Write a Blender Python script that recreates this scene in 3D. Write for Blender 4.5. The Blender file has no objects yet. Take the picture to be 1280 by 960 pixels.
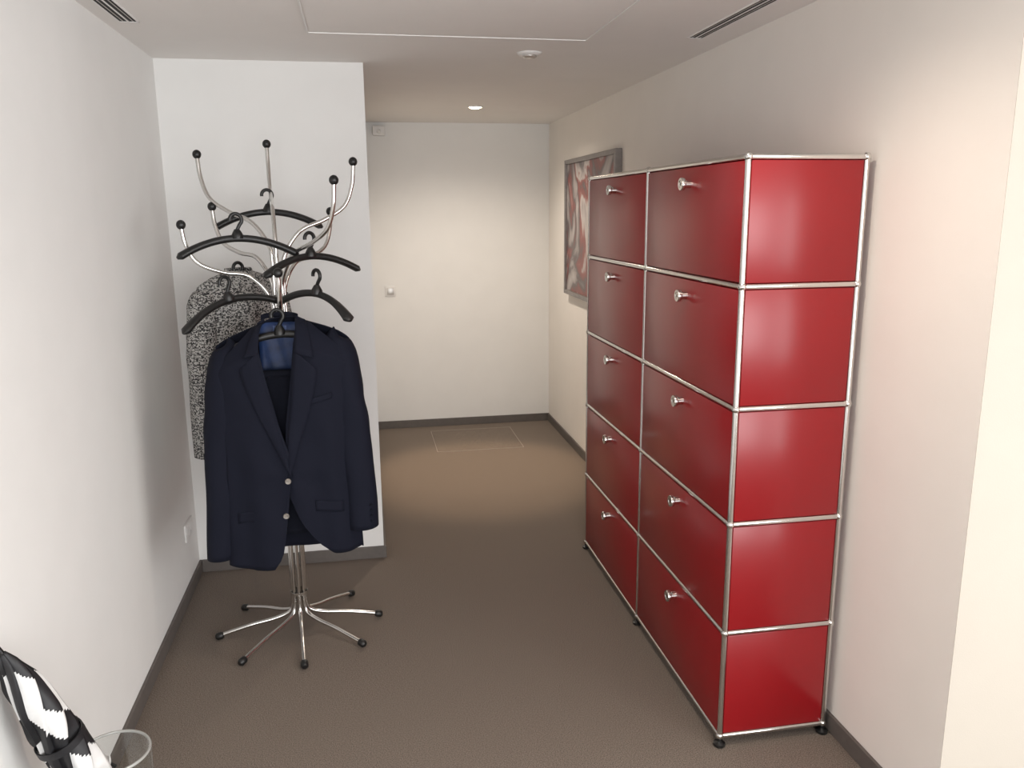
import bpy, bmesh, math, random
from mathutils import Vector, Matrix
from math import sin, cos, pi, sqrt, radians
random.seed(3)
scene = bpy.context.scene
try:
    scene.view_settings.view_transform = 'Standard'
    scene.view_settings.look = 'None'
except Exception as e:
    print(e)

# ---------------------------------------------------------------- materials
def mat(name, col, rough=0.5, metal=0.0, **kw):
    m = bpy.data.materials.new(name); m.use_nodes = True
    b = m.node_tree.nodes['Principled BSDF']
    b.inputs['Base Color'].default_value = (*col, 1)
    b.inputs['Roughness'].default_value = rough
    b.inputs['Metallic'].default_value = metal
    for k, v in kw.items():
        b.inputs[k.replace('_', ' ')].default_value = v
    return m

def noisy(m, scale, amount, bump=0.0, bscale=None, detail=4, dist=0.002):
    nt = m.node_tree; b = nt.nodes['Principled BSDF']
    tc = nt.nodes.new('ShaderNodeTexCoord')
    n = nt.nodes.new('ShaderNodeTexNoise'); n.inputs['Scale'].default_value = scale
    n.inputs['Detail'].default_value = detail
    nt.links.new(tc.outputs['Object'], n.inputs['Vector'])
    c = b.inputs['Base Color'].default_value[:3]
    r = nt.nodes.new('ShaderNodeValToRGB')
    r.color_ramp.elements[0].position = 0.3; r.color_ramp.elements[1].position = 0.7
    r.color_ramp.elements[0].color = (*[x*(1-amount) for x in c], 1)
    r.color_ramp.elements[1].color = (*[min(1, x*(1+amount)) for x in c], 1)
    nt.links.new(n.outputs['Fac'], r.inputs['Fac'])
    nt.links.new(r.outputs['Color'], b.inputs['Base Color'])
    if bump:
        n2 = nt.nodes.new('ShaderNodeTexNoise'); n2.inputs['Scale'].default_value = bscale or scale
        n2.inputs['Detail'].default_value = 3
        nt.links.new(tc.outputs['Object'], n2.inputs['Vector'])
        bp = nt.nodes.new('ShaderNodeBump'); bp.inputs['Strength'].default_value = bump
        bp.inputs['Distance'].default_value = dist
        nt.links.new(n2.outputs['Fac'], bp.inputs['Height'])
        nt.links.new(bp.outputs['Normal'], b.inputs['Normal'])
    return m

M_wall = noisy(mat('wall_paint', (0.815, 0.81, 0.79), 0.85), 6, 0.012, 0.12, 350)
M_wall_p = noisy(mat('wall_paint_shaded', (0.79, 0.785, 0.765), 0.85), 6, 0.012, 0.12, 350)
M_wall_r = noisy(mat('wall_paint_warm', (0.83, 0.79, 0.74), 0.85), 6, 0.012, 0.12, 350)
M_wall_c = noisy(mat('wall_paint_dimmed', (0.47, 0.425, 0.365), 0.85), 6, 0.012, 0.12, 350)  # right wall's paint darkened and tinted: light level set by colour here
M_ceil = noisy(mat('ceiling_paint', (0.84, 0.815, 0.785), 0.9), 5, 0.01)
M_floor = noisy(mat('carpet_brown', (0.180, 0.146, 0.119), 0.97), 300, 0.65, 0.8, 420, 3, dist=0.003)
M_base = noisy(mat('baseboard_grey', (0.115, 0.10, 0.09), 0.6), 30, 0.08)
M_chrome = noisy(mat('chrome', (0.72, 0.71, 0.69), 0.15, 1.0), 40, 0.02)
M_red = noisy(mat('red_lacquer', (0.245, 0.0035, 0.007), 0.31, 0.0, Coat_Weight=0.18, Coat_Roughness=0.20), 3, 0.03, 0.05, 300, dist=0.0004)
M_black = noisy(mat('black_plastic', (0.008, 0.008, 0.008), 0.4), 60, 0.2)
M_dark = noisy(mat('dark_recess', (0.02, 0.02, 0.02), 0.8), 20, 0.1)
M_navy = noisy(mat('navy_wool', (0.0042, 0.0053, 0.0128), 0.85, Specular_IOR_Level=0.22), 300, 0.12, 0.15, 700, dist=0.0004)
M_navy2 = noisy(mat('navy_wool_trousers', (0.0036, 0.0044, 0.0095), 0.9, Specular_IOR_Level=0.2), 300, 0.12)
M_lining = noisy(mat('blue_satin_lining', (0.012, 0.029, 0.090), 0.5), 25, 0.35, 0.3, 40, dist=0.004)
M_btn = noisy(mat('button_horn', (0.20, 0.18, 0.16), 0.35), 200, 0.4)
M_white = noisy(mat('white_plastic', (0.78, 0.77, 0.75), 0.4), 30, 0.02)
M_alu = noisy(mat('brushed_aluminium', (0.62, 0.60, 0.57), 0.4, 0.8), 80, 0.05)
M_hatch = noisy(mat('hatch_edge_metal', (0.38, 0.34, 0.30), 0.6, 0.2), 80, 0.05)
M_line = noisy(mat('pale_edge', (0.85, 0.84, 0.82), 0.6), 20, 0.02)
M_pframe = noisy(mat('picture_frame_silver', (0.26, 0.24, 0.23), 0.4, 0.6), 30, 0.1)
M_ubw = noisy(mat('umbrella_white', (0.72, 0.72, 0.71), 0.6), 60, 0.03)
M_ubb = noisy(mat('umbrella_black', (0.010, 0.010, 0.012), 0.5), 60, 0.2)
M_label = noisy(mat('label_cloth', (0.06, 0.09, 0.2), 0.7), 200, 0.2)
M_rim = noisy(mat('glass_rim', (0.36, 0.36, 0.34), 0.15), 60, 0.05)

# thin clear glass
M_glass = bpy.data.materials.new('clear_glass'); M_glass.use_nodes = True
nt = M_glass.node_tree; nt.nodes.clear()
out = nt.nodes.new('ShaderNodeOutputMaterial'); mx = nt.nodes.new('ShaderNodeMixShader')
tp = nt.nodes.new('ShaderNodeBsdfTransparent'); tp.inputs['Color'].default_value = (0.95, 0.96, 0.955, 1)
gl = nt.nodes.new('ShaderNodeBsdfGlossy'); gl.inputs['Roughness'].default_value = 0.05
lw = nt.nodes.new('ShaderNodeLayerWeight'); lw.inputs['Blend'].default_value = 0.5
cr = nt.nodes.new('ShaderNodeValToRGB')
cr.color_ramp.elements[0].color = (0.05, 0.05, 0.05, 1); cr.color_ramp.elements[1].color = (0.7, 0.7, 0.7, 1)
e = cr.color_ramp.elements.new(0.7); e.color = (0.12, 0.12, 0.12, 1)
nt.links.new(lw.outputs['Facing'], cr.inputs['Fac']); nt.links.new(cr.outputs['Color'], mx.inputs[0])
nt.links.new(tp.outputs[0], mx.inputs[1]); nt.links.new(gl.outputs[0], mx.inputs[2])
nt.links.new(mx.outputs[0], out.inputs['Surface'])

# tweed: woven check of dark and light threads broken up by noise
M_tweed = mat('black_white_tweed', (0.2, 0.2, 0.2), 0.95)
nt = M_tweed.node_tree; b = nt.nodes['Principled BSDF']
tc = nt.nodes.new('ShaderNodeTexCoord')
mp = nt.nodes.new('ShaderNodeMapping'); mp.inputs['Scale'].default_value = (1, 1, 1.3)
nt.links.new(tc.outputs['Object'], mp.inputs['Vector'])
vo = nt.nodes.new('ShaderNodeTexVoronoi'); vo.inputs['Scale'].default_value = 200; vo.distance = 'CHEBYCHEV'
vo.inputs['Randomness'].default_value = 0.3
nt.links.new(mp.outputs['Vector'], vo.inputs['Vector'])
sp = nt.nodes.new('ShaderNodeSeparateColor'); nt.links.new(vo.outputs['Color'], sp.inputs['Color'])
wv = nt.nodes.new('ShaderNodeTexWave'); wv.bands_direction = 'Z'; wv.inputs['Scale'].default_value = 24; wv.inputs['Distortion'].default_value = 1.0
nt.links.new(tc.outputs['Object'], wv.inputs['Vector'])
ma = nt.nodes.new('ShaderNodeMath'); ma.operation = 'MULTIPLY_ADD'; ma.inputs[1].default_value = 0.17
nt.links.new(wv.outputs['Fac'], ma.inputs[0])
ms = nt.nodes.new('ShaderNodeMath'); ms.operation = 'MULTIPLY'; ms.inputs[1].default_value = 0.83
nt.links.new(sp.outputs['Red'], ms.inputs[0]); nt.links.new(ms.outputs[0], ma.inputs[2])
rr = nt.nodes.new('ShaderNodeValToRGB')
rr.color_ramp.interpolation = 'CONSTANT'
rr.color_ramp.elements[0].color = (0.025, 0.025, 0.026, 1)
rr.color_ramp.elements[1].position = 0.54; rr.color_ramp.elements[1].color = (0.42, 0.41, 0.39, 1)
e = rr.color_ramp.elements.new(0.34); e.color = (0.14, 0.135, 0.13, 1)
nt.links.new(ma.outputs[0], rr.inputs['Fac'])
nt.links.new(rr.outputs['Color'], b.inputs['Base Color'])
bp = nt.nodes.new('ShaderNodeBump'); bp.inputs['Strength'].default_value = 0.5; bp.inputs['Distance'].default_value = 0.002
nt.links.new(vo.outputs['Distance'], bp.inputs['Height']); nt.links.new(bp.outputs['Normal'], b.inputs['Normal'])

# abstract painting
M_art = mat('abstract_painting', (0.5, 0.1, 0.1), 0.35)
nt = M_art.node_tree; b = nt.nodes['Principled BSDF']
tc = nt.nodes.new('ShaderNodeTexCoord')
mp = nt.nodes.new('ShaderNodeMapping'); mp.inputs['Scale'].default_value = (1, 1.0, 0.8); mp.inputs['Rotation'].default_value = (0.8, 0, 0)
mp.inputs['Location'].default_value = (0.3, 0.55, 1.4)
nt.links.new(tc.outputs['Object'], mp.inputs['Vector'])
n = nt.nodes.new('ShaderNodeTexNoise'); n.inputs['Scale'].default_value = 2.2; n.inputs['Detail'].default_value = 6
n.inputs['Distortion'].default_value = 1.0
nt.links.new(mp.outputs['Vector'], n.inputs['Vector'])
r = nt.nodes.new('ShaderNodeValToRGB')
cols = [(0.30, (0.04, 0.035, 0.035)), (0.38, (0.14, 0.12, 0.12)), (0.43, (0.32, 0.28, 0.27)), (0.475, (0.42, 0.39, 0.37)), (0.505, (0.22, 0.06, 0.05)),
        (0.535, (0.17, 0.05, 0.045)), (0.56, (0.08, 0.07, 0.07)), (0.60, (0.30, 0.26, 0.25)), (0.68, (0.42, 0.39, 0.38))]
r.color_ramp.elements[0].position = cols[0][0]; r.color_ramp.elements[0].color = (*cols[0][1], 1)
r.color_ramp.elements[1].position = cols[-1][0]; r.color_ramp.elements[1].color = (*cols[-1][1], 1)
for p, c in cols[1:-1]:
    e = r.color_ramp.elements.new(p); e.color = (*c, 1)
nt.links.new(n.outputs['Fac'], r.inputs['Fac']); nt.links.new(r.outputs['Color'], b.inputs['Base Color'])

M_lamp = mat('lamp_glow', (1, 0.9, 0.7), 0.5)
bb = M_lamp.node_tree.nodes['Principled BSDF']
bb.inputs['Emission Color'].default_value = (1, 0.80, 0.55, 1); bb.inputs['Emission Strength'].default_value = 14

# ---------------------------------------------------------------- builders
def smooth_path(pts, n=6):
    P = [Vector(p) for p in pts]; out = []
    for i in range(len(P)-1):
        p0 = P[i-1] if i > 0 else P[i]*2-P[i+1]
        p1, p2 = P[i], P[i+1]
        p3 = P[i+2] if i+2 < len(P) else P[i+1]*2-P[i]
        for k in range(n):
            t = k/n
            out.append(0.5*((2*p1)+(p2-p0)*t+(2*p0-5*p1+4*p2-p3)*t*t+(3*p1-p0-3*p2+p3)*t**3))
    out.append(P[-1]); return out

class MB:
    def __init__(s): s.v = []; s.f = []; s.mi = []
    def add(s, vs, fs, mi=0):
        o = len(s.v); s.v += [tuple(v) for v in vs]
        for f in fs: s.f.append([o+i for i in f]); s.mi.append(mi)
        return s
    def tube(s, path, r, seg=12, mi=0, ry=None, up=None):
        P = [Vector(p) for p in path]; n = len(P); vs = []; fs = []
        T = []
        for i in range(n):
            a = P[max(i-1, 0)]; b = P[min(i+1, n-1)]; T.append((b-a).normalized())
        N = Vector(up) if up else (Vector((0, 0, 1)) if abs(T[0].z) < 0.9 else Vector((1, 0, 0)))
        for i in range(n):
            N = (N - T[i]*N.dot(T[i])).normalized(); B = T[i].cross(N)
            ra = r[i] if isinstance(r, (list, tuple)) else r
            rb = (ry[i] if isinstance(ry, (list, tuple)) else ry) if ry is not None else ra
            for k in range(seg):
                t = 2*pi*k/seg
                vs.append(P[i]+N*ra*cos(t)+B*rb*sin(t))
        for i in range(n-1):
            for k in range(seg):
                k2 = (k+1) % seg
                fs.append([i*seg+k, i*seg+k2, (i+1)*seg+k2, (i+1)*seg+k])
        fs.append(list(range(seg))[::-1]); fs.append([(n-1)*seg+k for k in range(seg)])
        return s.add(vs, fs, mi)
    def lathe(s, prof, org=(0, 0, 0), axis=(0, 0, 1), seg=24, mi=0, closed=False):
        q = Vector((0, 0, 1)).rotation_difference(Vector(axis)); org = Vector(org); vs = []; fs = []
        for (r, z) in prof:
            for k in range(seg):
                t = 2*pi*k/seg; vs.append(org+q @ Vector((r*cos(t), r*sin(t), z)))
        n = len(prof)
        rng = range(n) if closed else range(n-1)
        for i in rng:
            j = (i+1) % n
            for k in range(seg):
                k2 = (k+1) % seg; fs.append([i*seg+k, i*seg+k2, j*seg+k2, j*seg+k])
        if not closed:
            fs.append(list(range(seg))[::-1]); fs.append([(n-1)*seg+k for k in range(seg)])
        return s.add(vs, fs, mi)
    def sphere(s, c, r, mi=0, seg=16, sz=1.0):
        prof = [(max(1e-4, r*sin(pi*i/10)), -r*sz*cos(pi*i/10)) for i in range(11)]
        return s.lathe(prof, c, (0, 0, 1), seg, mi)
    def box(s, lo, hi, bev=0.0, mi=0):
        bm = bmesh.new(); bmesh.ops.create_cube(bm, size=1)
        lo = Vector(lo); hi = Vector(hi)
        for v in bm.verts:
            v.co = Vector([(lo[i]+hi[i])/2+v.co[i]*(hi[i]-lo[i]) for i in range(3)])
        if bev: bmesh.ops.bevel(bm, geom=bm.edges[:], offset=bev, segments=2, affect='EDGES', profile=0.5)
        bm.verts.index_update()
        s.add([v.co.copy() for v in bm.verts], [[v.index for v in f.verts] for f in bm.faces], mi); bm.free(); return s
    def grid(s, rows, mi=0):
        m = len(rows[0]); vs = [p for r in rows for p in r]; fs = []
        for i in range(len(rows)-1):
            for j in range(m-1):
                fs.append([i*m+j, i*m+j+1, (i+1)*m+j+1, (i+1)*m+j])
        return s.add(vs, fs, mi)
    def obj(s, name, mats, parent=None, smooth=True, loc=(0, 0, 0), solid=0, solid_off=0.0, sub=0):
        me = bpy.data.meshes.new(name); me.from_pydata(s.v, [], s.f)
        if not isinstance(mats, (list, tuple)): mats = [mats]
        for m in mats: me.materials.append(m)
        for p, i in zip(me.polygons, s.mi): p.material_index = i; p.use_smooth = smooth
        me.update()
        bm = bmesh.new(); bm.from_mesh(me)
        if not solid: bmesh.ops.recalc_face_normals(bm, faces=bm.faces[:])
        bm.to_mesh(me); bm.free()
        if smooth and not solid:
            try: me.set_sharp_from_angle(angle=radians(42))
            except Exception: pass
        o = bpy.data.objects.new(name, me); scene.collection.objects.link(o); o.location = loc
        if parent: o.parent = parent
        if solid:
            md = o.modifiers.new('Solidify', 'SOLIDIFY'); md.thickness = solid; md.offset = solid_off
        if sub:
            md = o.modifiers.new('Subsurf', 'SUBSURF'); md.levels = sub; md.render_levels = sub
        return o

def empty(name, loc, label, cat, group=None, rot=(0, 0, 0)):
    o = bpy.data.objects.new(name, None); scene.collection.objects.link(o); o.location = loc
    o.rotation_euler = rot; o.empty_display_size = 0.05
    o['label'] = label; o['category'] = cat
    if group: o['group'] = group
    return o
def struct(o, label=None, cat=None):
    o['kind'] = 'structure'
    if label: o['label'] = label; o['category'] = cat
    return o

# ---------------------------------------------------------------- room
XL, XR, YP, YB, H, XP, YC = -0.82, 1.44, 3.84, 6.30, 2.305, 0.045, 1.67
struct(MB().box((XL-0.1, -2.5, 0), (XL, YP, H)).obj('wall_left', M_wall, smooth=False), 'plain white painted side wall', 'wall')
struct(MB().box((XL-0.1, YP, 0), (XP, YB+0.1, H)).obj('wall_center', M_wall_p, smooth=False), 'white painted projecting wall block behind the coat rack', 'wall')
struct(MB().box((XP, YB, 0), (XR, YB+0.1, H)).obj('wall_back', M_wall, smooth=False), 'white painted end wall of the corridor', 'wall')
struct(MB().box((XR, YC+0.001, 0), (3.6, YB+0.1, H)).obj('wall_right', M_wall_r, smooth=False), 'off-white painted wall behind the red cabinet', 'wall')
struct(MB().box((XR, YC, 0), (3.6, YC+0.001, H)).obj('wall_front', M_wall_c, smooth=False), 'end face of the wall, colour darkened against window light', 'wall')
struct(MB().box((XL-0.1, -2.5, -0.05), (3.6, YB+0.1, 0)).obj('floor', M_floor, smooth=False), 'brown low-pile carpet floor', 'floor')
struct(MB().box((XL-0.1, -2.5, H), (3.6, YB+0.1, H+0.05)).obj('ceiling', M_ceil, smooth=False), 'plain white painted ceiling', 'ceiling')
bh, bt = 0.06, 0.012
def bb_(name, lo, hi):
    struct(MB().box(lo, hi, 0.002).obj(name, M_base, smooth=False), 'dark grey-brown skirting board', 'baseboard')
bb_('baseboard_left', (XL, -2.5, 0), (XL+bt, YP, bh))
bb_('baseboard_center', (XL+bt, YP-bt, 0), (XP+bt, YP, bh))
bb_('baseboard_side', (XP, YP, 0), (XP+bt, YB-bt, bh))
bb_('baseboard_back', (XP, YB-bt, 0), (XR-bt, YB, bh))
bb_('baseboard_right', (XR-bt, YC, 0), (XR, YB, bh))
bb_('baseboard_front', (XR-bt, YC-bt, 0), (3.6, YC, bh))

def rect_frame(mb, x0, x1, y0, y1, z0, z1, w):
    mb.box((x0, y0, z0), (x1, y0+w, z1)); mb.box((x0, y1-w, z0), (x1, y1, z1))
    mb.box((x0, y0+w, z0), (x0+w, y1-w, z1)); mb.box((x1-w, y0+w, z0), (x1, y1-w, z1)); return mb
ap = empty('ceiling_access_panel', (0.364, 2.71, H), 'large square white access panel set flush in the ceiling', 'access panel')
rect_frame(MB(), -0.52, 0.52, -0.52, 0.52, -0.004, 0.0, 0.005).obj('panel_frame', M_line, ap, smooth=False)
MB().box((-0.509, -0.509, -0.002), (0.509, 0.509, 0)).obj('panel', M_ceil, ap, smooth=False)

fh = empty('floor_hatch', (0.779, 5.855, 0), 'square carpeted floor hatch with thin metal edge', 'floor hatch')
rect_frame(MB(), -0.311, 0.311, -0.285, 0.285, 0, 0.003, 0.003).obj('hatch_frame', M_hatch, fh, smooth=False)
MB().box((-0.308, -0.282, 0), (0.308, 0.282, 0.002)).obj('hatch_cover', M_floor, fh, smooth=False)

def vent(x, y0, y1, w, label):
    v = empty('air_vent', (x, (y0+y1)/2, H), label, 'air vent', 'slot air vents in the ceiling')
    L = (y1-y0)/2
    mb = MB()
    for a, c in ((-w/2, -w/2+0.005), (-0.0025, 0.0025), (w/2-0.005, w/2)):
        mb.box((a, -L, -0.004), (c, L, 0))
    mb.box((-w/2, L-0.006, -0.004), (w/2, L, 0)); mb.box((-w/2, -L, -0.004), (w/2, -L+0.006, 0))
    mb.obj('vent_frame', M_line, v, smooth=False)
    MB().box((-w/2+0.004, -L+0.004, -0.002), (w/2-0.004, L-0.004, 0)).obj('vent_recess', M_dark, v, smooth=False)
    mb = MB()
    for k in (-1, 1):
        mb.box((k*w/4-0.0015, -L+0.006, -0.003), (k*w/4+0.0015, L-0.006, -0.002))
    mb.obj('vent_blades', M_alu, v, smooth=False)
vent(1.28, 2.0, 3.13, 0.062, 'slot air vent with dark double slots in the ceiling')
vent(-0.735, 2.0, 3.14, 0.066, 'slot air vent in the ceiling above the white wall')

sd = empty('smoke_detector', (0.72, 3.516, H), 'small flat round white ceiling detector', 'smoke detector')
MB().lathe([(0.052, 0), (0.052, -0.004), (0.045, -0.010), (0.034, -0.012)], seg=32).obj('detector_base', M_white, sd)
MB().lathe([(0.030, -0.011), (0.030, -0.016), (0.022, -0.021), (0.008, -0.022)], seg=32).obj('detector_head', M_alu, sd)

dl = empty('downlight', (0.74, 5.305, H), 'round recessed ceiling downlight glowing warm', 'ceiling light')
MB().lathe([(0.036, 0), (0.052, 0), (0.052, -0.004), (0.046, -0.008), (0.037, -0.004)], seg=32, closed=True).obj('light_ring', M_white, dl)
MB().lathe([(0.037, 0), (0.037, -0.008), (0.022, -0.014)], seg=32).obj('bulb', M_lamp, dl)

sw = empty('light_switch', (0.205, YB, 1.076), 'small square white light switch on the corridor end wall', 'light switch')
MB().box((-0.04, -0.009, -0.04), (0.04, 0, 0.04), 0.003).obj('switch_plate', M_white, sw)
MB().box((-0.026, -0.013, -0.026), (0.026, -0.008, 0.026), 0.002).obj('rocker', M_alu, sw)
sb = empty('motion_sensor', (0.165, YB, H-0.062), 'small white sensor box high on the corridor wall', 'sensor')
MB().box((-0.045, -0.05, -0.035), (0.045, 0, 0.035), 0.008).obj('sensor_body', M_white, sb)
MB().sphere((0.0, -0.05, -0.008), 0.016).obj('sensor_lens', M_white, sb)
so = empty('wall_socket', (XL, 3.655, 0.288), 'white double power socket low on the wall', 'power socket')
MB().box((0, -0.070, -0.040), (0.009, 0.070, 0.040), 0.003).obj('socket_plate', M_white, so)
for dy in (-0.034, 0.034):
    MB().lathe([(0.022, 0.0), (0.022, 0.0105), (0.019, 0.0105), (0.018, 0.0094)], (0, dy, 0), (1, 0, 0), 24).obj('socket_insert', M_white, so)

pc = empty('framed_picture', (XR, 5.07, 1.095), 'abstract painting in red, white and grey with silver frame', 'picture')
def yzframe(mb, w, h, fw, x0, x1):
    mb.box((x0, -w, 0), (x1, -w+fw, h), 0.003); mb.box((x0, w-fw, 0), (x1, w, h), 0.003)
    mb.box((x0, -w+fw, 0), (x1, w-fw, fw), 0.003); mb.box((x0, -w+fw, h-fw), (x1, w-fw, h), 0.003); return mb
yzframe(MB(), 0.58, 0.905, 0.028, -0.042, 0).obj('picture_frame', M_pframe, pc, smooth=False)
MB().box((-0.026, -0.552, 0.028), (-0.006, 0.552, 0.877)).obj('canvas', M_art, pc, smooth=False)

# ---------------------------------------------------------------- cabinet
CX0, CX1 = 1.05, 1.405
CY = [2.158, 2.955, 3.745]
CZ = [0.035+0.355*k for k in range(6)]
cab = empty('cabinet', (CX0, CY[0], 0), 'tall red metal cabinet with chrome tube frame', 'cabinet')
def L(p): return (p[0]-CX0, p[1]-CY[0], p[2])
tr = 0.0085
mb = MB()
for y in CY:
    for x in (CX0, CX1): mb.tube([L((x, y, CZ[0])), L((x, y, CZ[-1]))], tr, 14)
for z in CZ:
    for y in CY: mb.tube([L((CX0, y, z)), L((CX1, y, z))], tr, 14)
    for x in (CX0, CX1): mb.tube([L((x, CY[0], z)), L((x, CY[-1], z))], tr, 14)
mb.obj('frame', M_chrome, cab)
bj = None
for z in CZ:
    for y in CY:
        for x in (CX0, CX1):
            if bj is None:
                bj = MB().sphere((0, 0, 0), 0.0125).obj('ball_joint', M_chrome, cab, loc=L((x, y, z)))
            else:
                c = bj.copy(); scene.collection.objects.link(c); c.parent = cab; c.location = L((x, y, z))
g = 0.0095
for i in range(2):
    y0, y1 = CY[i], CY[i+1]
    for k in range(5):
        z0, z1 = CZ[k], CZ[k+1]
        d = MB().box(L((CX0-0.006, y0+g+0.001, z0+g+0.001)), L((CX0+0.010, y1-g-0.001, z1-g-0.001)), 0.0025).obj('door', M_red, cab)
        d['label'] = 'glossy red flap door'
        kc = L((CX0-0.006, (y0+y1)/2-0.01, z1-0.062))
        kn = MB().lathe([(0.0135, 0), (0.0130, 0.018), (0.0195, 0.022), (0.0205, 0.031), (0.0190, 0.034), (0.012, 0.034), (0.011, 0.0325)],
                        kc, (-1, 0, 0), 28)
        kn.box((kc[0]-0.0335, kc[1]-0.001, kc[2]-0.005), (kc[0]-0.033, kc[1]+0.001, kc[2]+0.005), mi=1)
        ko = kn.obj('knob', [M_chrome, M_dark], d); ko['label'] = 'round chrome pull knob with lock'
        MB().box(L((CX1-0.004, y0+g, z0+g)), L((CX1+0.004, y1-g, z1-g)), 0.002).obj('back_panel', M_red, cab)
for k in range(5):
    z0, z1 = CZ[k], CZ[k+1]
    for y in (CY[0], CY[2]):
        MB().box(L((CX0+g, y-0.004, z0+g)), L((CX1-g, y+0.004, z1-g)), 0.002).obj('side_panel', M_red, cab)
for i in range(2):
    for z, nm in ((CZ[-1], 'top_panel'), (CZ[0], 'bottom_panel')):
        MB().box(L((CX0+g, CY[i]+g, z-0.003)), L((CX1-g, CY[i+1]-g, z+0.004)), 0.002).obj(nm, M_red, cab)
for y in CY:
    for x in (CX0, CX1):
        MB().lathe([(0.017, 0), (0.019, 0.003), (0.019, 0.010), (0.010, 0.013), (0.006, 0.016), (0.006, 0.03)], L((x, y, 0)), seg=20).obj('foot', M_black, cab)

# ---------------------------------------------------------------- coat rack
RX, RY = -0.31, 3.185
rack = empty('coat_rack', (RX, RY, 0), 'chrome tube coat stand with curved hooks and black ball tips', 'coat rack')
az = [radians(-84+45*k) for k in range(8)]
for a in az:
    c, s = cos(a)*0.0255, sin(a)*0.0255
    MB().tube([(c, s, 0.14), (c, s, 0.8), (c*0.9, s*0.9, 1.3)], 0.0070, 12).obj('pole_tube', M_chrome, rack)
for z in (0.165, 1.22):
    MB().lathe([(0.0335, z-0.006), (0.0345, z-0.006), (0.0352, z), (0.0345, z+0.006), (0.0335, z+0.006)], seg=28, closed=True).obj('clamp_ring', M_chrome, rack)
for a in az:
    c, s = cos(a), sin(a)
    pts = [(0.0255, 0.16), (0.026, 0.12), (0.042, 0.082), (0.10, 0.062), (0.18, 0.050), (0.26, 0.033), (0.315, 0.020)]
    leg = MB().tube(smooth_path([(r*c, r*s, z) for r, z in pts]), 0.0080, 12).obj('leg', M_chrome, rack)
    MB().tube([(0.300*c, 0.300*s, 0.022), (0.306*c, 0.306*s, 0.021), (0.325*c, 0.325*s, 0.0165), (0.331*c, 0.331*s, 0.0155)], [0.010, 0.0145, 0.0145, 0.009], 16).obj('foot_cap', M_black, leg)
arms = [(-0.287, 0.20, 1.888), (-0.04, 0.315, 1.936), (0.295, 0.085, 1.856), (0.229, -0.235, 1.777),
        (-0.312, -0.075, 1.63), (-0.242, 0.165, 1.694), (0.197, 0.215, 1.672), (0.03, -0.30, 1.47)]
for dx, dy, zb in arms:
    R = sqrt(dx*dx+dy*dy); c, s = dx/R, dy/R
    pts = [(0.021, zb-0.62), (0.021, zb-0.42), (0.032, zb-0.34), (0.30*R, zb-0.255), (0.60*R, zb-0.215), (0.86*R, zb-0.165), (0.97*R, zb-0.09), (R, zb-0.01)]
    if zb < 1.75:
        pts = [(0.021, zb-0.55), (0.021, zb-0.38), (0.035, zb-0.27), (0.32*R, zb-0.19), (0.6*R, zb-0.172), (0.86*R, zb-0.135), (0.97*R, zb-0.07), (R, zb-0.01)]
    arm = MB().tube(smooth_path([(r*c, r*s, z) for r, z in pts]), 0.0078, 12).obj('arm', M_chrome, rack)
    MB().sphere((dx, dy, zb), 0.0165, sz=1.05).obj('ball_tip', M_black, arm)

# ---------------------------------------------------------------- hangers
def build_hanger(loc, rot, label):
    h = empty('coat_hanger', loc, label, 'coat hanger', 'black coat hangers on the coat rack', rot)
    n = 36; path = []; ra = []; rb = []
    for i in range(n+1):
        t = -1+2*i/n; a = abs(t)
        path.append((0.206*t, -0.018*a**2.0, -0.062*a**2.0))
        e = min(1, (1-a)/0.05+0.35)
        ra.append((0.0125+0.0010*a)*e); rb.append((0.008+0.014*a**1.3)*e)
    MB().tube(path, ra, 14, ry=rb, up=(0, 0, 1)).obj('shoulder_bar', M_black, h)
    hp = [(0, 0, -0.004), (0, 0, 0.024), (0.004, 0, 0.036)]
    for k in range(11):
        t = radians(-50+24*k); hp.append((0.020*cos(t)-0.002, 0, 0.064+0.021*sin(t)))
    MB().tube(smooth_path(hp, 3), 0.0066, 10).obj('hook', M_black, h)
    MB().lathe([(0.020, 0.0), (0.020, 0.012), (0.015, 0.022), (0.009, 0.032)], seg=16).obj('hook_collar', M_black, h)
    return h
lab = 'empty black plastic coat hanger on a chrome arm'
base_h = build_hanger((-0.425, 3.05, 1.582), (0, 0, radians(18)), lab)
def copy_hanger(loc, rot, label):
    o = base_h.copy(); scene.collection.objects.link(o); o.location = loc; o.rotation_euler = rot; o['label'] = label
    for ch in list(base_h.children):
        c = ch.copy(); c.parent = o; scene.collection.objects.link(c)
    return o
copy_hanger((-0.352, 3.42, 1.672), (0, 0, 0), lab)
copy_hanger((-0.182, 3.12, 1.512), (0, 0, radians(38)), lab)
copy_hanger((-0.162, 3.00, 1.385), (0, radians(5), radians(-50)), lab)
copy_hanger((-0.470, 3.05, 1.366), (0, radians(-10), radians(40)), lab)
copy_hanger((-0.474, 3.362, 1.395), (0, 0, radians(38)), 'black coat hanger carrying the tweed jacket')
copy_hanger((-0.286, 2.875, 1.262), (0, radians(-3), 0), 'black coat hanger carrying the navy suit jacket')

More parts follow.
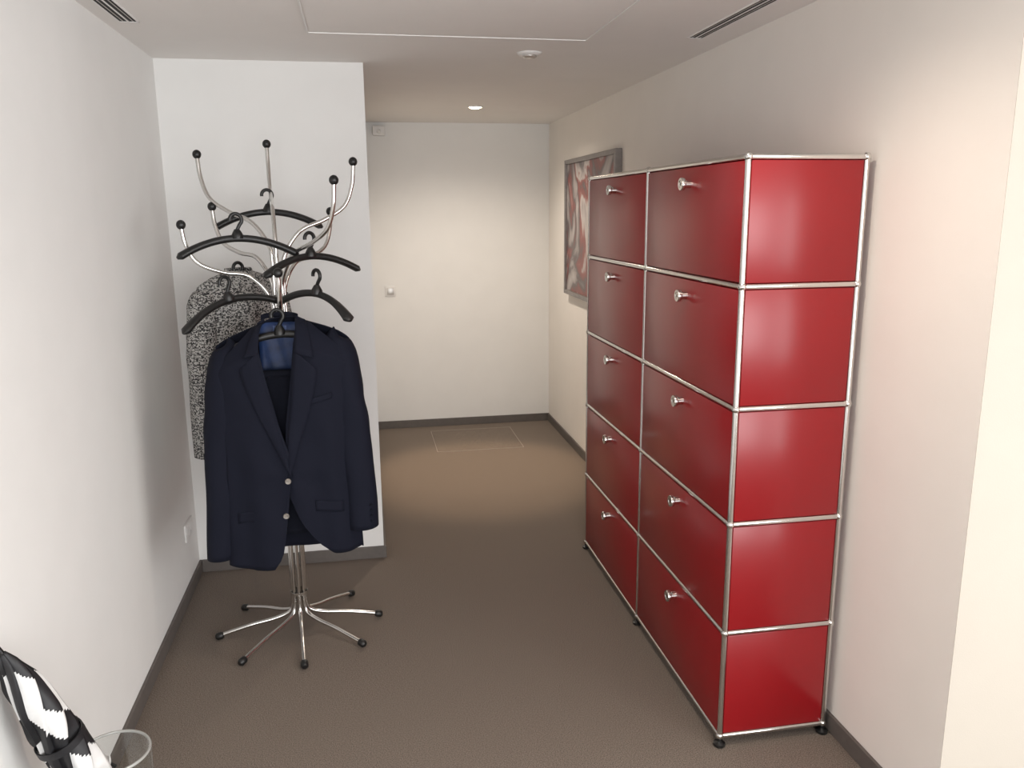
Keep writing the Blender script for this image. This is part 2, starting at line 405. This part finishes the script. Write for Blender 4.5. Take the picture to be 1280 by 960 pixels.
# ---------------------------------------------------------------- garments (pattern in cm)
def interp(tab, x):
    tab = sorted(tab)
    if x <= tab[0][0]: return tab[0][1]
    for (a, va), (b, vb) in zip(tab, tab[1:]):
        if x <= b:
            t = (x-a)/(b-a); return va+(vb-va)*t
    return tab[-1][1]
def sstep(x): x = max(0, min(1, x)); return x*x*(3-2*x)
def fold(a, b):
    f = sstep((32-b)/50)
    v = 0.55*f*sin(a*0.5+0.8+b*0.03)+0.12*sin(b*0.35+a*0.4)
    r = math.hypot(a+1, b+8)
    if r > 0.5: v += 0.22*math.exp(-((r-9)/7)**2)*sin(5*math.atan2(b+8, a+1))
    return v

jk = empty('suit_jacket', (-0.275, 2.88, 0.43), 'navy blue suit jacket with two buttons hanging on the coat stand', 'jacket')
zo = 85.6-43.0
def J(a, b, d): return (a/100, -d/100, (b+zo)/100)
btop = lambda a: interp([(-25, 33.0), (-23.8, 35.2), (-22.4, 37.0), (-20, 38.8), (-16, 40.8), (-7.3, 44.4), (-4, 46.0), (0, 46.6), (3.5, 46.6), (5.8, 45.6), (14, 43.0), (18, 41.4), (20.6, 39.8), (22.4, 38.0), (24, 35.6)], a)
def Dep(a, b, D0=9.0):
    W = 26.0; q = min(0.999, abs((a-0.0)/W))
    tf = max(0.0, min(1, (btop(a)-b)/9))**0.5
    return D0*sqrt(1-q**2.8)*tf
eL = lambda b: interp([(-43, -9), (-41.5, -6.2), (-39, -4.2), (-35, -3), (-26, -1.4), (-12, 0.6), (-7, 0.8), (9, -2.7), (27, -5.9), (38, -7.6), (46, -7.4)], b)
eR = lambda b: interp([(-38, 13), (-36, 9), (-33, 4.6), (-30, 1.6), (-25, -0.8), (-12, -1.2), (-7, -1.2), (6, -0.2), (26, 2.4), (38, 3.8), (47, 5.0)], b)
sL = lambda b: interp([(-42, -22.8), (0, -21), (20, -21.5), (33, -23), (36, -22.6), (39, -20), (46, -9)], b)
sR = lambda b: interp([(-42, 23.5), (0, 22.2), (20, 22.4), (34, 22.8), (38, 21.8), (41, 19), (47, 7)], b)
hL = lambda a: interp([(-24, -39.6), (-13, -41.6), (-7, -41.2), (-4, -39.8), (0, -34)], a)
hR = lambda a: interp([(0, -27), (4, -32), (8, -35.5), (14, -37.5), (19, -37.5), (24, -36.4)], a)
NT, NS = 70, 30
mb = MB()
for e_, s_, h_, off, B0, B1 in ((eL, sL, hL, 0.5, 45.5, 87.5), (eR, sR, hR, -0.4, 46, 84)):
    rows = []
    for i in range(NT+1):
        t = (i/NT)**1.6; r_ = []
        b0 = B0-B1*t
        for j in range(NS+1):
            s = j/NS; a = e_(b0)+(s_(b0)-e_(b0))*s
            bt_ = btop(a); bb2 = bt_+(h_(a)-bt_)*t
            k = min(1, t*12)
            r_.append(J(a, bb2, Dep(a, bb2)+fold(a, bb2)*min(1, t*4)+off*(1-s)*k))
        rows.append(r_)
    mb.grid(rows)
rows = []
for i in range(NT+1):
    t = (i/NT)**1.6; r_ = []
    for j in range(2*NS+1):
        s = -1+j/NS; b0 = btop(23*s)-(btop(23*s)+40)*t
        W = (sR(b0)-sL(b0))/2; cx = (sR(b0)+sL(b0))/2
        a = cx+W*s
        bt_ = btop(a); bb2 = bt_+(-39.0-bt_)*t
        q = min(0.999, abs(s)); tf = max(0.0, min(1, (bt_-bb2)/9))**0.5
        r_.append(J(a, bb2, -5.5*sqrt(1-q**2.6)*tf+0.3*fold(a, bb2)*min(1, t*4)-0.1))
    rows.append(r_)
mb.grid(rows)
mb.obj('jacket_body', M_navy, jk, solid=0.004)
def sleeve(ctr, hw, hd, name, parent, m, seg=36, cv=J, wr=0.3):
    C = smooth_path([Vector(c) for c in ctr], 9)
    n = len(C)-1; rows = []
    for i, c in enumerate(C):
        u = i/n
        w = interp([(k/(len(hw)-1), v) for k, v in enumerate(hw)], u); d = interp([(k/(len(hd)-1), v) for k, v in enumerate(hd)], u)
        sl = 1.8*max(0, 1-u*3.5)        # sleeve head slopes with the shoulder
        rr_ = []
        for k in range(seg+1):
            t = 2*pi*(k % seg)/seg
            ct, st = cos(t), sin(t)
            x = (abs(ct)**0.9)*(1 if ct >= 0 else -1); y = (abs(st)**0.9)*(1 if st >= 0 else -1)
            wob = wr*(0.08*sin(u*22+2*t)*min(1, u*3)+0.10*sin(3*t+u*9)*min(1, u*4)+0.12*sin(u*44+1.5*sin(t))*math.exp(-((u-0.55)/0.14)**2))
            sgn = -1 if ctr[0][0] < 0 else 1
            rr_.append(cv(c.x+w*(1+wob)*x, c.y-sl*sgn*x, c.z+d*(1+wob)*y))
        rows.append(rr_)
    return MB().grid(rows).obj(name, m, parent, solid=0.004)
sleeve([(-18.6, 38.4, 0.0), (-19.4, 36.0, 0.2), (-20.2, 30, 0.7), (-21.8, 18, 1.0), (-23.1, 2, 1.3), (-24.4, -18, 2.2), (-25.8, -37.6, 2.8)],
       [0.5, 3.9, 5.0, 5.4, 5.4, 5.2, 5.0, 4.8], [0.4, 3.8, 5.2, 5.4, 5.4, 5.2, 5.0, 4.8], 'sleeve', jk, M_navy)
sleeve([(17.6, 40.8, 0.0), (18.4, 38.2, 0.2), (19.2, 32, 0.7), (20.6, 20, 1.2), (22.0, 5, 1.8), (23.2, -12, 2.8), (23.8, -29.6, 3.4)],
       [0.5, 4.0, 5.1, 5.6, 5.7, 5.6, 5.4, 5.3], [0.4, 3.8, 5.4, 5.6, 5.8, 5.6, 5.2, 5.0], 'sleeve', jk, M_navy)
for k in range(4):
    p = J(27.0, -20.5-2.0*k, 7.6)
    MB().lathe([(0.0055, 0), (0.0055, 0.003), (0.003, 0.002)], p, (0.35, -1, 0), 14).obj('cuff_button', M_navy2, jk)
def strip(inner, outer, name, lift=0.5, m=M_navy, nt=16, ns=6):
    rows = []
    I = smooth_path([Vector((a, b, 0)) for a, b in inner], nt//(len(inner)-1)+1)
    O = smooth_path([Vector((a, b, 0)) for a, b in outer], nt//(len(outer)-1)+1)
    N = 24
    def samp(P, t):
        x = t*(len(P)-1); i = min(int(x), len(P)-2); return P[i].lerp(P[i+1], x-i)
    for i in range(N+1):
        t = i/N; p, q = samp(I, t), samp(O, t); r_ = []
        for j in range(ns+1):
            s = j/ns; v = p.lerp(q, s)
            r_.append(J(v.x, v.y, Dep(v.x, v.y)+fold(v.x, v.y)*0.6+lift+0.55*sin(pi*min(1, s*1.2)*0.8)))
        rows.append(r_)
    return MB().grid(rows).obj(name, m, jk, solid=0.0028)
strip([(-7.6, 37), (-6.9, 31), (-4.9, 20), (-2.4, 8), (0.8, -7.5)], [(-12.2, 31.8), (-14.0, 29.4), (-10.6, 18), (-5.6, 6), (0.3, -8.2)], 'lapel')
strip([(4.0, 37), (3.1, 30), (1.8, 18), (0.1, 6), (-0.6, -7.5)], [(9.2, 31.2), (11.0, 28.4), (8.0, 16), (4.0, 4), (-0.2, -8.2)], 'lapel')
strip([(-5.6, 46.6), (-7.3, 42), (-7.7, 35.5)], [(-8.2, 44.8), (-10.4, 39.8), (-12.6, 34.1)], 'collar', 0.8)
strip([(4.2, 47.2), (4.5, 42), (4.0, 35.5)], [(7.6, 45.6), (9.2, 40.8), (10.2, 33.5)], 'collar', 0.8)
rows = []
for i in range(5):
    r_ = []
    for j in range(15):
        t = pi*j/14
        a = -0.9-6.0*cos(t); r_.append(J(a, 45.4+1.8*i/4+0.8*sin(t), -3.2*sin(t)+0.6-0.1*i))
    rows.append(r_)
MB().grid(rows).obj('collar_stand', M_navy, jk, solid=0.004)
rows = []
for i in range(13):
    r_ = []
    for j in range(13):
        a = -8.6+16.0*j/12; b = 44.6-71*i/12
        r_.append(J(a, b, -1.4-2.6*min(1, i/3)*sqrt(max(0, 1-((a+0.5)/12)**2))+0.4*sin(a*1.1+b*0.2)))
    rows.append(r_)
MB().grid(rows).obj('lining', M_lining, jk, solid=0.002)
MB().box(J(-3.4, 43.4, -1.9), J(1.0, 41.2, -1.2), 0.0005).obj('cloth_label', M_label, jk)
for a, b in ((-0.7, -9.0), (-2.2, -21.8)):
    MB().lathe([(0.0095, 0), (0.0105, 0.002), (0.0095, 0.0045), (0.006, 0.0035)], J(a, b, Dep(a, b)+fold(a, b)+0.9), (0, -1, 0), 20).obj('button', M_btn, jk)
def flap(a0, a1, b0, b1, tilt, name):
    rows = []
    for i in range(5):
        r_ = []
        for j in range(9):
            a = a0+(a1-a0)*j/8; b = b0+(b1-b0)*i/4+tilt*(j/8-0.5)
            r_.append(J(a, b, Dep(a, b)+fold(a, b)+0.33))
        rows.append(r_)
    MB().grid(rows).obj(name, M_navy, jk, solid=0.002)
flap(-18.6, -8, -19.5, -23.5, 1.4, 'pocket_flap')
flap(8, 17.6, -17.5, -21.4, -1.0, 'pocket_flap')
flap(7.5, 15.5, 20.3, 18.2, 2.0, 'breast_pocket')

tr_ = empty('trousers', (-0.280, 2.88, 0.55), 'dark navy suit trousers folded under the suit jacket', 'trousers')
def TJ(a, b, d): return (a/100, -d/100, (b+85.6-55)/100)
rows = []
for i in range(31):
    t = i/30; r_ = []
    for j in range(25):
        ph = 2*pi*(j % 24)/24
        b = 26.5-57*t
        w = 8.2+1.2*t; d = 1.5+0.8*t
        a = -0.4+w*cos(ph)+2.2*t
        r_.append(TJ(a, b, 1.4+d*sin(ph)+0.35*sin(a*1.4+b*0.05)+0.8*math.exp(-(a+1.0-t)**2/2.0)*(1 if sin(ph) > 0 else 0)))
    rows.append(r_)
MB().grid(rows).obj('trouser_legs', M_navy2, tr_, solid=0.003)
MB().tube([TJ(-9, 26.8, 1.4), TJ(0, 27.0, 1.4), TJ(8.5, 26.8, 1.4)], 0.016, 14).obj('fold', M_navy2, tr_)

# ---------------------------------------------------------------- tweed jacket
tw = empty('tweed_jacket', (-0.475, 3.36, 0.745), 'black and white tweed jacket hanging behind the suit jacket', 'jacket', None, (0, 0, radians(38)))
def T(a, b, d): return (a/100, -d/100, b/100)
top = lambda a: interp([(-21, 61.0), (-19, 63.5), (-16, 65.8), (-11, 68.2), (-6, 69.8), (0, 70.2), (6, 69.8), (11, 68.2), (16, 65.8), (19, 63.5), (21, 61.0)], a)
mb = MB()
for sgn, D0 in ((1, 8.0), (-1, 6.0)):
    rows = []
    for i in range(51):
        t = (i/50)**1.6; r_ = []
        for j in range(37):
            s = -1+2*j/36; W = 17.5+1.5*t; a = W*s
            bt_ = top(17.5*s); bb2 = bt_*(1-t)
            tf = max(0.0, min(1, (bt_-bb2)/9))**0.5; q = min(0.999, abs(s))
            r_.append(T(a, bb2, sgn*(D0*sqrt(1-q**2.3)*tf+0.1)+0.5*sin(a*0.6+bb2*0.04)*min(1, t*2)))
        rows.append(r_)
    mb.grid(rows)
mb.obj('jacket_body', M_tweed, tw, solid=0.006)
sleeve([(-14.2, 65.4, 0.0), (-15.2, 62.8, 0.2), (-16.6, 55, 0.6), (-18.2, 40, 0.8), (-19.0, 22, 1.2), (-19.4, 0, 1.6)], [0.5, 4.0, 5.0, 5.2, 5.1, 5.0, 5.0], [0.4, 3.8, 5.4, 5.8, 5.6, 5.4, 5.2], 'sleeve', tw, M_tweed, cv=T)
sleeve([(14.0, 65.2, 0.0), (14.8, 62.8, 0.2), (15.8, 55, 0.6), (17.0, 40, 0.8), (17.4, 22, 1.2), (17.4, 0, 1.6)], [0.5, 3.6, 4.7, 5.0, 5.0, 4.9, 4.9], [0.4, 3.8, 5.4, 5.8, 5.6, 5.4, 5.2], 'sleeve', tw, M_tweed, cv=T)
rows = []
for i in range(5):
    r_ = []
    for j in range(29):
        t = 2*pi*(j % 28)/28; rr2 = 5.2+0.9*i/4
        r_.append(T(rr2*cos(t), 71.4-2.4*i/4-1.2*max(0, sin(t)), 3.2*sin(t)*(1+0.2*i/4)))
    rows.append(r_)
MB().grid(rows).obj('collar', M_tweed, tw, solid=0.006)

# ---------------------------------------------------------------- glass vase + umbrella
vs = empty('umbrella_stand', (-0.640, 1.88, 0), 'clear glass cylinder vase used as umbrella stand', 'vase')
MB().lathe([(0.001, 0.0), (0.080, 0.0), (0.085, 0.004), (0.0865, 0.408), (0.0815, 0.408), (0.080, 0.014), (0.001, 0.012)], seg=64).obj('glass_cylinder', M_glass, vs)
MB().lathe([(0.0812, 0.407), (0.0868, 0.407), (0.0872, 0.410), (0.0855, 0.4125), (0.0825, 0.4125), (0.0810, 0.410)], seg=64, closed=True).obj('rim', M_rim, vs)
P0 = Vector((-0.592, 1.922, 0.022)); P2 = Vector((-0.800, 1.755, 0.780))
um = empty('umbrella', P0, 'furled black and white umbrella standing tip up in the vase', 'umbrella')
ax = (P2-P0); Ltot = ax.length; ax.normalize()
q = Vector((0, 0, 1)).rotation_difference(ax)
def U(x, y, z): return q @ Vector((x, y, z))
MB().tube([U(0, 0, 0.03), U(0, 0, Ltot-0.05)], 0.005, 10).obj('shaft', M_chrome, um)
MB().tube(smooth_path([U(0, 0, 0.012), U(0, 0, 0.03), U(0, 0, 0.09), U(0, 0, 0.13)], 4), 0.0125, 14).obj('handle', M_black, um)
MB().tube([U(0, 0, Ltot-0.05), U(0, 0, Ltot-0.03), U(0, 0, Ltot-0.015), U(0, 0, Ltot)], [0.010, 0.007, 0.0055, 0.004], 10).obj('tip', M_black, um)
z0, z1 = 0.36, Ltot-0.025; nf = 8; seg = 96; rings = 72
vsU = []; fsU = []; mi = []
for i in range(rings+1):
    u = i/rings; z = z0+(z1-z0)*u
    R = 0.92*interp([(0, 0.066), (0.10, 0.058), (0.3, 0.055), (0.6, 0.048), (0.8, 0.036), (0.93, 0.022), (1, 0.008)], u)
    for k in range(seg):
        t = 2*pi*k/seg
        w = (t*nf/(2*pi)) % 1.0
        rad = R*(0.72+0.32*w+0.06*sin(5*t+9*u)+0.05*sin(3*t-10*u)+0.03*sin(22*u+2*t))
        tw_ = t+u*2.4+0.20*sin(7*u+2*t)
        zz = z+(0.03*sin(pi*w) if i == 0 else 0.015*sin(pi*w) if i == 1 else 0)
        vsU.append(U(rad*cos(tw_), rad*sin(tw_), zz))
for i in range(rings):
    for k in range(seg):
        k2 = (k+1) % seg
        fsU.append([i*seg+k, i*seg+k2, (i+1)*seg+k2, (i+1)*seg+k])
        sec = k*nf//seg; u = i/rings
        w = (k*nf/seg) % 1.0
        ub = u+0.09*w+0.07*sin(sec*2.3)
        white = (sec % 2 == 0 and (ub < 0.36 or 0.62 < ub < 0.90)) or (sec % 2 == 1 and 0.42 < ub < 0.56) or (sec % 4 == 3 and ub < 0.24)
        mi.append(0 if white else 1)
mb = MB(); mb.v = [tuple(v) for v in vsU]; mb.f = fsU; mb.mi = mi
mb.obj('canopy', [M_ubw, M_ubb], um, solid=0.0012)
for k in range(nf):
    t = 2*pi*k/nf
    MB().tube([U(0.034*cos(t), 0.034*sin(t), z0+0.06), U(0.054*cos(t), 0.054*sin(t), z0), U(0.060*cos(t), 0.060*sin(t), z0-0.018)], [0.003, 0.0035, 0.0045], 8).obj('rib_tip', M_black, um)
MB().lathe([(0.050, -0.009), (0.0535, -0.009), (0.053, 0.009), (0.0495, 0.009)], tuple(U(0, 0, z0+0.15)), tuple(ax), 32, closed=True).obj('strap', M_ubb, um)

# ---------------------------------------------------------------- lights
w = bpy.data.worlds.new('World'); scene.world = w; w.use_nodes = True
bg = w.node_tree.nodes['Background']; bg.inputs['Color'].default_value = (0.97, 0.98, 1.0, 1); bg.inputs['Strength'].default_value = 1.6
def area(name, loc, tgt, sx, sy, e, col):
    l = bpy.data.lights.new(name, 'AREA'); l.shape = 'RECTANGLE'; l.size = sx; l.size_y = sy; l.energy = e; l.color = col
    o = bpy.data.objects.new(name, l); scene.collection.objects.link(o); o.location = loc
    o.rotation_euler = (Vector(tgt)-Vector(loc)).to_track_quat('-Z', 'Y').to_euler(); return o
def spot(name, loc, tgt, e, col, ang, blend=0.6, rad=0.03):
    l = bpy.data.lights.new(name, 'SPOT'); l.energy = e; l.color = col; l.spot_size = radians(ang); l.spot_blend = blend; l.shadow_soft_size = rad
    o = bpy.data.objects.new(name, l); scene.collection.objects.link(o); o.location = loc
    o.rotation_euler = (Vector(tgt)-Vector(loc)).to_track_quat('-Z', 'Y').to_euler(); return o
area('window_daylight', (0.6, -3.4, 1.3), (0.3, 3.5, 1.3), 3.4, 2.0, 145, (0.98, 0.99, 1.0))
area('side_fill_light', (3.4, -0.6, 1.25), (-0.8, 2.4, 1.35), 2.6, 2.0, 90, (1.0, 1.0, 1.0))  # added fill from the right to brighten the left wall, no known window
spot('downlight_lamp', (0.74, 5.305, H-0.02), (0.74, 5.25, 0), 85, (1.0, 0.88, 0.75), 155, 0.9)
spot('downlight_core', (0.74, 5.305, H-0.02), (0.72, 5.02, 0), 110, (1.0, 0.72, 0.47), 44, 0.6)
spot('hall_downlight', (0.72, 1.75, H-0.02), (0.80, 1.75, 0), 36, (1.0, 0.84, 0.70), 158, 1.0)

# ---------------------------------------------------------------- camera
cd = bpy.data.cameras.new('Camera'); cam = bpy.data.objects.new('Camera', cd); scene.collection.objects.link(cam)
cd.sensor_width = 36; cd.lens = 28.8; cd.clip_start = 0.05
Rm = Matrix(((0.98373, 0.04513, -0.17395), (-0.17954, 0.20304, -0.96256), (-0.00812, 0.97813, 0.20784)))
cam.matrix_world = Matrix.Translation((0, 0, 1.672)) @ Rm.to_4x4()
scene.camera = cam
